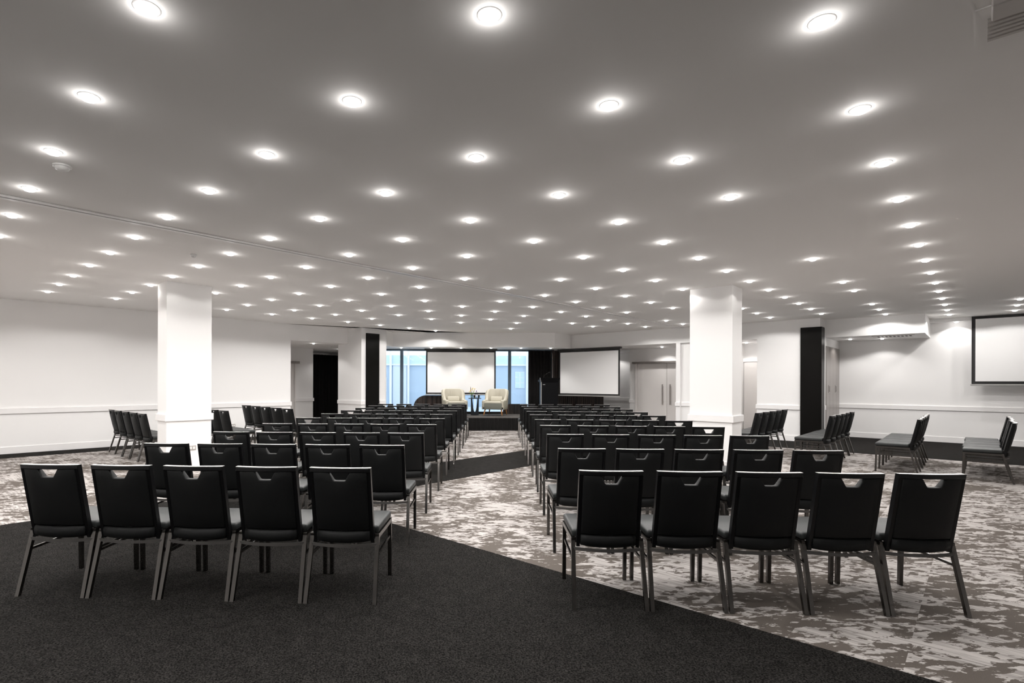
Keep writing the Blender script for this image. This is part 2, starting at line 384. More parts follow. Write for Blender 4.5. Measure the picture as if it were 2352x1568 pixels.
# ------------------------------------------------------------------ doors
def u_local(u, v): return (*W(u, v), 0)
d = struct_root('door_1', u_local(16.92, 7.45), A45)      # local x = u (towards the wall), y = v
V = lambda vv: vv - 7.45
obj('frame', MB().box(-0.05, 0.0, V(8.28), V(8.36), 0, 2.10).box(-0.05, 0.0, V(6.42), V(6.50), 0, 2.10), 'door', d)
obj('head', MB().box(-0.16, 0.0, V(6.35), V(8.42), 2.08, 2.14), 'steel', d)
for v0, v1, hv in ((7.285, 8.27, 7.40), (6.51, 7.275, 7.15)):
    lf = obj('leaf', MB().box(-0.035, -0.002, V(v0), V(v1), 0.01, 2.075), 'door', d, bevel=0.003, seg=1)
    obj('pull_handle', MB().tube([(-0.10, V(hv), 0.75), (-0.10, V(hv), 1.40)], 0.018).bar((-0.10, V(hv), 0.83), (-0.03, V(hv), 0.83), 0.015, 0.015).bar((-0.10, V(hv), 1.32), (-0.03, V(hv), 1.32), 0.015, 0.015), 'steel', lf)
d = struct_root('door_2', u_local(16.92, 4.6), A45)
obj('frame', MB().box(-0.06, 0.0, -0.40, 0.40, 2.06, 2.16), 'trim', d)
obj('leaf', MB().box(-0.035, -0.002, -0.385, 0.385, 0.01, 2.055), 'door', d, bevel=0.003, seg=1)
d = struct_root('door_3', u_local(8.45, 16.65), A45)       # lobby door, local y = v
obj('head', MB().box(-0.65, 0.72, -0.12, 0, 2.05, 2.13), 'steel', d)
obj('leaf', MB().box(-0.6, 0.56, -0.03, -0.002, 0.01, 2.045), 'door', d, bevel=0.003, seg=1)
obj('frame', MB().box(0.565, 0.62, -0.045, 0, 0, 2.05), 'door', d)
# cupboard doors in the alcove return (four narrow leaves, flush pulls)
d = struct_root('door_4', u_local(16.7, 2.80), A45)
for k in range(4):
    x0 = -0.82 + k * 0.425
    lf = obj('leaf', MB().box(x0 + 0.004, x0 + 0.421, -0.02, -0.002, 0.02, 2.37), 'cupboard', d, bevel=0.002, seg=1)
    if k in (0, 2):
        px = x0 + 0.33
        obj('pull_plate', MB().box(px - 0.07, px + 0.07, -0.028, -0.02, 1.20, 1.22).box(px - 0.07, px + 0.07, -0.028, -0.02, 1.37, 1.39)
            .box(px - 0.07, px - 0.055, -0.028, -0.02, 1.22, 1.37).box(px + 0.055, px + 0.07, -0.028, -0.02, 1.22, 1.37), 'steel', lf)

# wall plates
def plate(name, label, cat, loc, rz, w=0.12, h=0.075, mat='socket', toggles=2):
    p = thing(name, label, cat, loc, rz)           # local -y faces the room
    obj('face_plate', MB().box(-w / 2, w / 2, -0.012, 0, -h / 2, h / 2), mat, p, bevel=0.003, seg=1)
    for k in range(toggles):
        x = (k - (toggles - 1) / 2) * w / (toggles + 0.3)
        obj('rocker', MB().box(x - 0.018, x + 0.018, -0.018, -0.012, -0.02, 0.02), 'plastic_white', p)
plate('power_outlet', 'small grey power outlet low on the left white column', 'power outlet', (*W(3.27, 9.37), 0.33), A45)
plate('power_outlet', 'small grey power outlet low on the left wall beside angled chairs', 'power outlet', (*W(5.75, 13.69), 0.32), A45)
plate('switch_plate', 'upper white switch plate beside the black panel on the right', 'switch', (*W(15.64, 2.8), 1.42), A45, 0.07, 0.12, 'plastic_white', 1)
plate('switch_plate', 'lower white switch plate beside the black panel on the right', 'switch', (*W(15.64, 2.8), 1.22), A45, 0.07, 0.12, 'plastic_white', 1)

# ------------------------------------------------------------------ stage window and the world outside
w1 = struct_root('window_1', (0, WY, 0))
xs = [-2.62, -1.80, 0.02, 1.85, 3.30]
obj('sill', MB().box(-2.7, 3.36, -0.06, 0.08, 0.0, 0.45), 'sill', w1)
obj('head_frame', MB().box(-2.7, 3.36, -0.05, 0.06, 2.50, SOFF), 'mullion', w1)
for x in xs: obj('mullion', MB().box(x - 0.05, x + 0.05, -0.08, 0.05, 0.45, 2.50), 'mullion', w1)
for a, b in zip(xs[:-1], xs[1:]):
    obj('pane', MB().box(a + 0.05, b - 0.05, -0.006, 0.006, 0.45, 2.50), 'glass', w1)

struct('ground', MB().prism([(-2.75, 18.4), (3.42, 18.4), (14, 29.1), (14, 42), (-14, 42), (-14, 23), (-3.98, 21.9)], -0.15, 0.25), 'paving')
EY = 27.0
bld = thing('building', 'low pale blue building seen through the stage windows', 'building', (0, EY, 0.25))
obj('wall', MB().box(-8, 9, 0, 0.3, 0, 2.05), 'facade', bld)
obj('fascia', MB().box(-8, 9, -0.05, 0.3, 2.12, 2.56), 'facade_top', bld)
obj('white_band', MB().box(-8, 9, -0.12, 0.3, 2.05, 2.12), 'white_ext', bld)
for x in (-4.02, -3.2, -2.32, -0.6, 1.0, 3.6): obj('column', MB().box(x - 0.05, x + 0.05, -0.25, -0.1, 0, 2.75), 'white_ext', bld)
obj('blind', MB().box(-3.1, -2.42, -0.07, -0.02, 0, 2.05), 'facade_light', bld)
for x0, x1, z0, z1 in ((3.02, 3.5, 0.93, 1.75), (-3.85, -3.42, 0.75, 1.45)):
    wn_ = obj('window', MB().box(x0, x1, -0.04, 0, z0, z1), 'white_ext', bld)
    for i in range(2):
        for j in range(3):
            dx, dz = (x1 - x0) / 2, (z1 - z0) / 3
            obj('pane', MB().box(x0 + i * dx + 0.02, x0 + (i + 1) * dx - 0.02, -0.05, -0.04, z0 + j * dz + 0.02, z0 + (j + 1) * dz - 0.02), 'facade_top', wn_)

# ------------------------------------------------------------------ stage
stage = thing('stage', 'low carpeted stage platform with a black pleated skirt', 'stage', (0.9, 16.07, 0))
SX0, SX1, SH = -1.5, 2.42, 0.385
obj('deck', MB().box(SX0 - 0.9, SX1, 0, 1.93, SH - 0.05, SH), 'deck', stage)
def pleats(p0, p1, z0, z1, amp, wl, th=0.012, ztop=None):
    p0, p1 = Vector((*p0, 0)), Vector((*p1, 0)); dv = p1 - p0; Ln = dv.length; dv.normalize(); nv = Vector((-dv.y, dv.x, 0))
    n = max(8, int(Ln / wl * 8)); mb = MB(); rnd = random.Random(int(Ln * 1000)); ph = 0
    pts = []
    for i in range(n + 1):
        s_ = Ln * i / n; ph += 2 * math.pi * (Ln / n) / wl * (0.75 + 0.5 * rnd.random())
        pts.append((p0 + dv * s_ + nv * (amp * math.sin(ph)), s_ / Ln))
    nn = len(pts); vs_ = []
    for off in (0, th):
        for z in (z0, None):
            for p, s_ in pts:
                zz = z0 if z is not None else (ztop(s_) if ztop else z1)
                q = p + nv * off; vs_.append((q.x, q.y, zz))
    fs = []
    for i in range(nn - 1):
        fs += [(i, i + 1, nn + i + 1, nn + i), (2 * nn + i + 1, 2 * nn + i, 3 * nn + i, 3 * nn + i + 1), (nn + i, nn + i + 1, 3 * nn + i + 1, 3 * nn + i), (i + 1, i, 2 * nn + i, 2 * nn + i + 1)]
    fs += [(0, nn, 3 * nn, 2 * nn), (nn - 1, 2 * nn - 1 + 0, 4 * nn - 1, 3 * nn - 1)]
    return mb.add(vs_, fs)
obj('skirt', pleats((SX0 - 0.9, -0.02), (SX1, -0.02), 0.004, SH - 0.015, 0.018, 0.13), 'curtain', stage, smooth=False)
obj('frame', MB().box(SX0 - 0.85, SX1 - 0.05, 0.06, 1.88, 0.0, SH - 0.05), 'dark', stage)

# dark pleated drapes in front of the low window part, and the black curtains
tag(obj('drape', pleats((-1.40, 18.10), (-0.30, 18.10), 0.006, 1.0, 0.014, 0.16, 0.02,
    ztop=lambda s: 0.56 + 0.44 * math.sqrt(max(0, 1 - (1 - s / 0.38) ** 2)) if s < 0.38 else 1.0), 'drape'),
    'dark brown pleated drape with a curved top edge behind the left armchair', 'drape')
tag(obj('drape', pleats((1.62, 18.10), (2.44, 18.10), 0.006, 0.72, 0.012, 0.16, 0.02,
    ztop=lambda s: 0.58 + 0.14 * min(1, s / 0.25)), 'drape'),
    'low dark brown drape with sloping end right of the right armchair', 'drape')
tag(obj('curtain', pleats((2.47, 18.06), (3.24, 18.06), 0.006, 2.52, 0.03, 0.11), 'curtain'),
    'tall black pleated curtain at the right end of the stage window', 'curtain')
tag(obj('curtain', pleats(W(15.12, 10.47), W(18.55, 10.47), 0.006, 2.53, 0.03, 0.13), 'drape'),
    'dark brown pleated curtain behind the screen right of the lectern', 'curtain')
tag(obj('curtain', pleats(W(9.80, 17.72), W(12.1, 17.72), 0.006, 2.45, 0.035, 0.14), 'curtain'),
    'black floor-length curtain in the lobby behind the left opening', 'curtain')
obj_track = tag(obj('curtain_rail', MB().ubox(9.75, 12.1, 17.69, 17.75, 2.46, 2.50), 'alu'), 'thin curtain rail above the black lobby curtain', 'curtain rail')

# ------------------------------------------------------------------ projection screens
def screen(label, loc, rz, wd, z0, z1, bd=0.05, housing=True):
    s = thing('projection_screen', label, 'screen', loc, rz)     # local -y faces the room, x along the width from 0
    obj('fabric', MB().box(bd, wd - bd, -0.004, 0.004, z0 + bd, z1 - bd), 'screen', s)
    obj('border', MB().box(0, bd, -0.005, 0.005, z0, z1).box(wd - bd, wd, -0.005, 0.005, z0, z1).box(bd, wd - bd, -0.005, 0.005, z1 - bd, z1).box(bd, wd - bd, -0.005, 0.005, z0, z0 + bd), 'screen_border', s)
    obj('bottom_bar', MB().box(-0.02, wd + 0.02, -0.02, 0.02, z0 - 0.035, z0), 'alu', s, bevel=0.006, seg=1)
    if housing: obj('housing', MB().box(-0.05, wd + 0.05, -0.05, 0.05, z1, z1 + 0.06), 'screen_border', s, bevel=0.008, seg=1)
    return s
screen('large white projection screen hanging behind the two armchairs', (-0.965, 17.88, 0), 0, 2.32, 1.05, 2.49)
x_, y_ = W(15.12, 10.20)
screen('white projection screen right of the lectern, hung at an angle', (x_, y_, 0), -A45, 2.21, 1.04, 2.488)
x_, y_ = W(17.2, 0.15)
screen('large white projection screen on the far right wall, cut by the picture edge', (x_, y_, 0), -A45, 2.9, 1.43, 2.90 + 0.105, 0.065, housing=False)

# ------------------------------------------------------------------ downlights
ring_me = MB().lathe([(0.042, -0.0025), (0.054, -0.002), (0.0565, 0.0)], 20).mesh('trim_ring', smooth=True); ring_me.materials.append(M['lamp_ring'])
lens_me = MB().lathe([(0.043, -0.001), (0.042, -0.012), (0.035, -0.020), (0.020, -0.025), (0.0008, -0.027)], 20).mesh('lens', smooth=True); lens_me.materials.append(M['lens'])
def spot_data(power, size, blend):
    l = bpy.data.lights.new('bulb', 'SPOT'); l.energy = power; l.spot_size = math.radians(size); l.spot_blend = blend
    l.shadow_soft_size = 0.035; l.color = WARM
    return l
spot_main = spot_data(SPOT_W, 154, 0.22)
spot_dim = spot_data(SPOT_W * 0.22, 154, 0.22)
spot_soff = spot_data(SOFFIT_W, 134, 0.35)
spot_stage = spot_data(SOFFIT_W * 2.2, 98, 0.7)
glow_data = bpy.data.lights.new('glow', 'POINT'); glow_data.energy = GLOW_W; glow_data.shadow_soft_size = 0.03; glow_data.color = WARM   # added to lift the ceiling and imitate bloom around each lens
def downlight(x, y, z, label, group, data=spot_main, scale=1.0):
    t_ = thing('downlight', label, 'downlight', (x, y, z), 0, group); t_.scale = (scale,) * 3
    obj('trim_ring', ring_me, None, t_); obj('lens', lens_me, None, t_)
    b_ = bpy.data.objects.new('bulb', data); COL.objects.link(b_); b_.parent = t_; b_.location = (0, 0, -0.035)
    g_ = bpy.data.objects.new('glow', glow_data); COL.objects.link(g_); g_.parent = t_; g_.location = (0, 0, -0.062)
    return t_
rows_map = {10: [0, 1, 3, 4, 5, 6, 7, 8, 9], 9: [0, 1, 3, 4, 5, 6], 8: [0, 1, 2, 3, 4, 5, 6, 7, 8, 10], 7: list(range(0, 10)),
            6: list(range(-1, 12)), 5: [-1, 0, 1, 2, 3, 4, 6, 7, 8, 9, 10, 11, 12], 4: [-1, 0, 1, 2, 3, 4, 5, 6, 7, 8, 9, 11, 12],
            3: [-1, 0, 1, 2, 3, 5, 6, 7, 8, 9], 2: [-1, 0, 1, 2, 3, 4, 5, 6, 7, 10, 11, 12], 1: list(range(-1, 13)),
            0: [0, 1, 2, 3, 6, 8, 9, 11, 12, 13], -1: list(range(1, 15)), -2: [12, 13, 14]}
DG, GX, GY = 0.7403, 0.1451, 2.354
byrow = {}
def near_column(x, y):          # the lamps next to the two columns burn dimmer
    return any(math.hypot(x - W(*c)[0], y - W(*c)[1]) < 1.05 for c in ((3.23, 9.58), (9.5, 3.26)))
for b_, aa in rows_map.items():
    for a_ in aa: byrow.setdefault(a_ + b_, []).append((GX + (a_ - b_) * DG, GY + (a_ + b_) * DG))
for r_, (j_, ps) in enumerate(sorted(byrow.items())):
    for k_, (x, y) in enumerate(sorted(ps)):
        downlight(x, y, CEIL, 'recessed ceiling downlight, %s from left in the %s row of lights from the camera' % (ORD[k_], ORD[r_]), 'grid of recessed ceiling downlights', spot_dim if near_column(x, y) else spot_main)
# the same grid goes on beside and behind the camera
for b_ in range(-1, 11):
    for a_ in (-2, -3):
        downlight(GX + (a_ - b_) * DG, GY + (a_ + b_) * DG, CEIL, 'recessed ceiling downlight outside the picture, beside or behind the camera', 'recessed downlights outside the picture')
for k_, x in enumerate((-1.75, -0.77, 0.19, 1.16, 2.13, 3.08)):
    downlight(x, 17.5 - 0.04 * k_, SOFF - 0.02, 'small downlight, %s from left in the soffit above the stage window' % ORD[k_], 'stage soffit downlights', spot_stage, 0.8)
for (u, v), lab in (((8.37, 14.3), 'small downlight in the lobby ceiling nearer the left opening'), ((10.35, 16.0), 'small downlight in the lobby ceiling before the black curtain'),
                    ((16.45, 7.25), 'small downlight in the recess ceiling above the double doors'), ((16.3, 4.75), 'small downlight in the recess hidden by the right column'),
                    ((18.1, 9.9), 'small downlight in the passage ceiling behind the angled screen'),
                    ((16.76, 2.42), 'small downlight in the alcove soffit near the cupboard doors'), ((17.08, 1.80), 'small downlight in the alcove soffit beside the vent')):
    downlight(*W(u, v), SOFF, lab, 'soffit downlights', spot_soff, 0.85)
downlight(*W(17.42, 0.42), 2.925, 'small downlight above the far right wall beside the big screen', 'soffit downlights', spot_soff, 0.85)

# ceiling devices
def detector(label, x, y, z, r=0.06):
    t_ = thing('smoke_detector', label, 'smoke detector', (x, y, z))
    obj('base', MB().lathe([(0.001, 0), (r, 0), (r, -0.012), (r * 0.8, -0.014)], 20), 'plastic_white', t_, smooth=True)
    obj('dome', MB().lathe([(r * 0.8, -0.012), (r * 0.72, -0.032), (r * 0.4, -0.042), (0.001, -0.044)], 20), 'plastic_white', t_, smooth=True)
detector('round white smoke detector on the ceiling at upper left', -2.934, 4.083, CEIL)
detector('small round sensor on the ceiling just behind a downlight near the left column', -3.30, 6.86, CEIL, 0.04)
detector('small white detector on the lobby ceiling', *W(9.6, 15.3), SOFF, 0.05)
g = thing('ceiling_vent', 'grey louvred ceiling vent at the upper right picture corner', 'vent', (*W(3.40, -0.45), CEIL), A45)   # local x = u
obj('frame', MB().box(-0.22, 0.14, -0.55, 0.47, -0.006, 0), 'ceiling', g)
for k in range(6): obj('slat', MB().bar((-0.11 + k * 0.036, -0.52, -0.012), (-0.11 + k * 0.036, 0.43, -0.012), 0.020, 0.008), 'vent', g)
obj('damper_box', MB().box(-0.30, -0.17, 0.02, 0.42, -0.05, 0), 'vent', g, bevel=0.005, seg=1)
g = thing('soffit_vent', 'long slotted air vent in the underside of the right bulkhead', 'vent', (*W(16.35, 1.5), SOFF), A45)
obj('frame', MB().box(-0.26, 0.26, -0.40, 0.40, -0.012, 0), 'plastic_white', g, bevel=0.004, seg=1)
for k in range(9): obj('slot', MB().box(-0.13, 0.13, -0.33 + k * 0.075, -0.29 + k * 0.075, -0.015, -0.011), 'dark', g)

# ------------------------------------------------------------------ banquet chairs
def lean(z): return 0.118 - 0.106 * (z - 0.37) / 0.49          # local y of the backrest mid-plane at height z
def bow(x): return -0.022 * (1 - (x / 0.19) ** 2)
def make_chair_meshes():
    out = []
    def put(name, mb, mat, **kw):
        me = mb.mesh(name, **kw); me.materials.append(M[mat]); out.append((name, me))
    # seat
    put('seat_cushion', MB().box(-0.222, 0.222, 0.125, 0.555, 0.417, 0.470), 'vinyl', bevel=0.018, seg=3, smooth=True)
    fr = MB()
    fr.box(-0.226, -0.204, 0.112, 0.548, 0.388, 0.417).box(0.204, 0.226, 0.112, 0.548, 0.388, 0.417).box(-0.204, 0.204, 0.526, 0.548, 0.388, 0.417).box(-0.204, 0.204, 0.112, 0.134, 0.388, 0.417)
    put('seat_frame', fr, 'chair_leg')
    # upholstered back with the hand hold cut out of its top edge
    rows = [(0.452, 0), (0.56, 0), (0.68, 0), (0.782, 0), (0.836, 1)]
    cols = [-0.172, -0.105, -0.0375, 0.0, 0.0375, 0.105, 0.172]
    topc = [-0.172, -0.112, -0.066, None, 0.066, 0.112, 0.172]
    TH = 0.019
    mb = MB(); idx = {}
    for side in (0, 1):
        for i, (z, top) in enumerate(rows):
            for j in range(7):
                x = topc[j] if top else cols[j]
                if x is None: continue
                puff = 0.007 if (0 < i < 4 and 0 < j < 6) else 0.0
                y = lean(z) + bow(x) + (TH + puff if side else -TH - puff)
                idx[side, i, j] = len(mb.v); mb.v.append((x, y, z))
    faces = []
    for i in range(4):
        for j in range(6):
            if i == 3 and j in (2, 3): continue
            faces.append(((i, j), (i, j + 1), (i + 1, j + 1), (i + 1, j)))
    cnt = {}
    for q in faces:
        mb.f.append(tuple(idx[(0, *c)] for c in q)); mb.f.append(tuple(idx[(1, *c)] for c in q)[::-1])
        for a, b in zip(q, q[1:] + q[:1]): cnt[frozenset((a, b))] = cnt.get(frozenset((a, b)), 0) + 1
    for q in faces:
        for a, b in zip(q, q[1:] + q[:1]):
            if cnt[frozenset((a, b))] == 1: mb.f.append((idx[(0, *b)], idx[(0, *a)], idx[(1, *a)], idx[(1, *b)]))
    put('backrest', mb, 'leather', bevel=0.007, seg=2, ang=0.9, smooth=True)
    # padded roll below the back
    mb = MB(); pts = []
    prof = [(0.030 * math.cos(a), 0.041 * math.sin(a)) for a in [2 * math.pi * k / 12 for k in range(12)]]
    for k in range(9):
        x = -0.172 + 0.043 * k; e = 0.93 if k in (0, 8) else 1.0
        pts.append(((x, lean(0.412) + bow(x) * 1.3, 0.414 - 0.008 * (1 - (x / 0.172) ** 2)), (0, e, 0), (0, 0, e)))
    put('back_roll', mb.sweep(pts, prof), 'leather', smooth=True)
    # frame of the back: two side posts and the bowed top bar
    for s in (-1, 1):
        mb = MB(); mb.sweep([((s * 0.186, lean(0.365), 0.365), (0.011, 0, 0), (0, 0.017, 0)), ((s * 0.184, lean(0.862), 0.862), (0.011, 0, 0), (0, 0.017, 0))], [(-1, -1), (1, -1), (1, 1), (-1, 1)])
        put('back_post', mb, 'chair_frame')
    mb = MB(); pts = []
    for k in range(11):
        x = -0.195 + 0.039 * k
        pts.append(((x, lean(0.850) + bow(max(-0.19, min(0.19, x))), 0.849), (0, 1, 0), (0, 0, 1)))
    mb.sweep(pts, [(-0.018, -0.014), (0.018, -0.014), (0.018, 0.014), (-0.018, 0.014)])
    put('top_bar', mb, 'chair_frame', bevel=0.003, seg=1, ang=1.0)
    mb = MB(); mb.sweep([((p_[0], p_[1], 0.8635), a_, b_) for p_, a_, b_ in pts], [(-0.0165, -0.001), (0.0165, -0.001), (0.0165, 0.001), (-0.0165, 0.001)])
    put('top_highlight', mb, 'bar_highlight')  # thin strip added to imitate light catching the black top bar
    # legs
    for s in (-1, 1):
        put('leg', MB().leg((s * 0.222, 0.012, 0.0), (s * 0.214, 0.130, 0.420), 0.024, 0.026), 'chair_leg')
        put('leg', MB().leg((s * 0.214, 0.545, 0.0), (s * 0.214, 0.535, 0.390), 0.024, 0.026), 'chair_leg')
        put('side_stretcher', MB().bar((s * 0.218, 0.092, 0.283), (s * 0.214, 0.537, 0.292), 0.013, 0.016), 'chair_leg')
    mb = MB(); pts = []
    for k in range(9):
        x = -0.214 + 0.0535 * k
        pts.append(((x, 0.105 - 0.045 * (1 - (x / 0.214) ** 2), 0.352), (0, 1, 0), (0, 0, 1)))
    put('back_rail', mb.sweep(pts, [(-0.006, -0.009), (0.006, -0.009), (0.006, 0.009), (-0.006, 0.009)]), 'rail_grey')
    return out
CH = make_chair_meshes()
rnd = random.Random(4)
def chair(x, y, rz, label, group):
    t_ = thing('banquet_chair', label, 'chair', (x, y, 0.002), rz, group)
    for n_, me in CH:
        o = bpy.data.objects.new(n_, me); COL.objects.link(o); o.parent = t_
    return t_
LEFT = [(-1.679, 3.492, -0.075), (-1.585, 4.728, -0.066), (-1.484, 5.861, -0.058), (-1.388, 7.072, -0.065), (-1.303, 8.281, -0.070),
        (-1.194, 9.41, -0.069), (-1.108, 10.595, -0.087), (-1.011, 11.65, -0.073), (-0.922, 12.85, -0.075), (-0.845, 13.95, -0.072)]
RIGHT = [(1.92, 3.228, -0.068), (2.006, 4.362, -0.062), (2.128, 5.61, -0.076), (2.245, 6.795, -0.104), (2.346, 7.943, -0.105),
         (2.446, 9.18, -0.092), (2.545, 10.318, -0.106), (2.64, 11.461, -0.088), (2.726, 12.62, -0.098), (2.84, 13.85, -0.078)]
AISLE = ['nearest the centre aisle', 'second from the centre aisle', 'in the middle', 'fourth from the centre aisle', 'farthest from the centre aisle']
ROWN = ['front (nearest) row'] + [ORD[k] + ' row from the camera' for k in range(1, 9)] + ['last row before the stage']
for side, rows_ in (('left', LEFT), ('right', RIGHT)):
    for r_, (x0, y0, a) in enumerate(rows_):
        for k in range(5):
            q = (k - 2) * 0.4785; jy = rnd.uniform(-0.006, 0.006)
            pos = 4 - k if side == 'left' else k
            chair(x0 + q * math.cos(a) - jy * math.sin(a), y0 + q * math.sin(a) + jy * math.cos(a), a,
                  'black padded chair %s, %s, %s block' % (AISLE[pos], ROWN[r_], side), '%s block of audience chairs' % side)
# angled side rows.  Right side: facing +v, rows along u
SIDE = ['nearest the camera', 'second from the camera', 'in the middle', 'fourth from the camera', 'farthest from the camera']
RG = [('in the row below the big right screen', 10.80, -0.36), ('in the second angled row from the right picture edge', 10.86, 0.69),
      ('in the angled row before the black corner panel', 10.98, 1.86), ('in the angled row beside the right column', 11.07, 3.06)]
for name, u0, v in RG:
    for k in range(5):
        u = u0 + 0.239 + k * 0.4785
        chair(*W(u, v + rnd.uniform(-0.008, 0.008)), A45 + rnd.uniform(-0.008, 0.008), 'black chair %s %s' % (SIDE[k], name), 'angled chairs on the right')
LG = [('in the angled row left of the left column', 2.83, 10.27, 0.4785, 0.0), ('in the angled row just behind the left column', 4.27, 10.38, 0.4785, 0.0),
      ('in the angled row before the lobby opening', 5.50, 10.22, 0.56, 0.06)]
for name, u, v0, pit, tilt in LG:
    for k in range(5):
        v = v0 + pit / 2 + k * pit
        chair(*W(u + (v - v0) * tilt + rnd.uniform(-0.01, 0.01), v), -A45 + tilt + rnd.uniform(-0.01, 0.01), 'black chair %s %s' % (SIDE[k], name), 'angled chairs on the left')

# ------------------------------------------------------------------ stage furniture
def armchair(label, x, y, rz):
    t_ = thing('armchair', label, 'armchair', (x, y, SH), rz)       # local -y is the front
    n = 26; path = []
    for i in range(n + 1):                                          # U-shaped plan, arm front to arm front
        s = i / n
        if s < 0.28: p = Vector((0.33 - 0.0 * s, -0.30 + s / 0.28 * 0.42, 0)); nv = Vector((1, 0, 0))
        elif s > 0.72: p = Vector((-0.33, 0.12 - (s - 0.72) / 0.28 * 0.42, 0)); nv = Vector((-1, 0, 0))
        else:
            a = (s - 0.28) / 0.44 * math.pi; p = Vector((0.33 * math.cos(a), 0.12 + 0.20 * math.sin(a), 0)); nv = Vector((math.cos(a), 1.3 * math.sin(a), 0)).normalized()
        hgt = 0.50 + 0.35 * max(0, min(1, (min(s, 1 - s) - 0.22) / 0.14)) ** 0.8
        if s < 0.03 or s > 0.97: hgt -= 0.03
        path.append((p, nv, hgt))
    def shell(off0, off1, z0, dz):
        mb = MB(); pts = []
        for p, nv, hgt in path:
            base = len(mb.v); h_ = hgt + dz
            lean_ = 0.05 * max(0, (hgt - 0.50) / 0.35)
            for o_, z in ((off0, z0), (off1, z0), (off1 , h_), (off0, h_)):
                k_ = lean_ if z > z0 else 0
                q = p + nv * (o_ + k_); mb.v.append((q.x, q.y, z))
        for i in range(len(path) - 1):
            for j in range(4): mb.f.append((4 * i + j, 4 * i + (j + 1) % 4, 4 * i + 4 + (j + 1) % 4, 4 * i + 4 + j))
        mb.f.append((3, 2, 1, 0)); e = 4 * (len(path) - 1); mb.f.append((e, e + 1, e + 2, e + 3))
        return mb
    obj('outer_shell', shell(0.0, 0.035, 0.20, -0.015), 'pattern', t_, bevel=0.008, smooth=True, ang=0.9)
    bk = obj('inner_back', shell(-0.075, 0.004, 0.26, 0.0), 'cream', t_, bevel=0.014, smooth=True, ang=0.9)
    for k in range(5):
        x_ = -0.12 + 0.06 * k
        obj('channel_seam', MB().tube([(x_, 0.235, 0.50), (x_ * 1.05, 0.26, 0.66), (x_ * 1.1, 0.285, 0.80)], 0.006, 6), 'cream', bk)
    obj('seat_cushion', MB().box(-0.265, 0.265, -0.33, 0.22, 0.385, 0.45), 'cream', t_, bevel=0.028, seg=3, smooth=True)
    obj('seat_base', MB().box(-0.29, 0.29, -0.335, 0.26, 0.20, 0.40), 'grey_velvet', t_, bevel=0.02, seg=2, smooth=True)
    o = obj('lumbar_pillow', MB().box(-0.20, 0.20, -0.05, 0.05, -0.085, 0.085), 'cream', t_, bevel=0.045, seg=4, smooth=True)
    o.location = (0, 0.13, 0.52); o.rotation_euler = (-0.25, 0, 0)
    for sx, sy in ((-1, -1), (1, -1), (-1, 1), (1, 1)):
        obj('leg', MB().tube([(sx * 0.30, sy * 0.30 - 0.01, 0.012), (sx * 0.265, sy * 0.255, 0.215)], [0.013, 0.026], 10), 'wood', t_, smooth=True)
armchair('cream velvet armchair left of the black side table on stage', -0.02, 17.25, math.radians(14))
armchair('cream velvet armchair right of the black side table, wooden legs visible', 1.30, 17.22, math.radians(-20))

TX, TY = 0.64, 17.30
t = thing('side_table', 'round black side table between the two armchairs', 'table', (TX, TY, SH))
obj('tabletop', MB().lathe([(0.001, 0.53), (0.20, 0.53), (0.21, 0.537), (0.21, 0.548), (0.20, 0.553), (0.001, 0.553)], 32), 'table', t)
# pedestal: a slab pierced by a tall parabola open at the top
mb = MB(); fr_, n = [], 14
prof = []
for k in range(n + 1):
    z = 0.09 + (0.53 - 0.09) * k / n; prof.append((0.085 * math.sqrt((z - 0.09) / 0.44), z))
for s in (-1, 1):
    for k in range(n):
        (a0, z0), (a1, z1) = prof[k], prof[k + 1]
        o0 = 0.125 + 0.02 * (z0 - 0.3) ** 2; o1 = 0.125 + 0.02 * (z1 - 0.3) ** 2
        vs_ = [(s * a0, -0.05, z0), (s * o0, -0.05, z0), (s * o1, -0.05, z1), (s * a1, -0.05, z1), (s * a0, 0.05, z0), (s * o0, 0.05, z0), (s * o1, 0.05, z1), (s * a1, 0.05, z1)]
        mb.add(vs_, [(0, 1, 2, 3), (7, 6, 5, 4), (0, 3, 7, 4), (1, 5, 6, 2)])
mb.box(-0.126, 0.126, -0.05, 0.05, 0.002, 0.09)
obj('pedestal', mb, 'table', t)
TZ = SH + 0.554
v = thing('flower_vase', 'glass vase of yellow flowers on the side table', 'vase', (TX - 0.10, TY - 0.02, TZ))
obj('vase', MB().lathe([(0.001, 0), (0.028, 0), (0.034, 0.05), (0.030, 0.11), (0.027, 0.11), (0.030, 0.05), (0.024, 0.008), (0.001, 0.008)], 20), 'clear', v, smooth=True)
rn = random.Random(2)
tips = [(-0.07, -0.02, 0.18), (0.07, 0.0, 0.20), (0.02, -0.05, 0.24), (0.09, -0.03, 0.27), (0.03, 0.04, 0.29), (-0.04, 0.03, 0.22)]
for k, p in enumerate(tips):
    st_ = obj('stem', MB().tube([(0, 0, 0.02), (p[0] * 0.4, p[1] * 0.4, p[2] * 0.55), p], 0.004, 6), 'green', v)
    mb = MB()
    for i in range(6):
        a = i * math.pi / 3 + k; c, s = math.cos(a), math.sin(a); L_ = 0.055
        mb.add([p, (p[0] + c * L_ * .5 - s * .014, p[1] + s * L_ * .5 + c * .014, p[2] + 0.03), (p[0] + c * L_, p[1] + s * L_, p[2] + 0.022), (p[0] + c * L_ * .5 + s * .014, p[1] + s * L_ * .5 - c * .014, p[2] + 0.03)], [(0, 1, 2, 3)])
    obj('flower', mb, 'yellow', st_)
obj('seed_head', MB().tube([(-0.01, 0, 0.1), (-0.03, 0, 0.28), (-0.045, 0, 0.36)], [0.003, 0.012, 0.004], 8), 'brown', v)
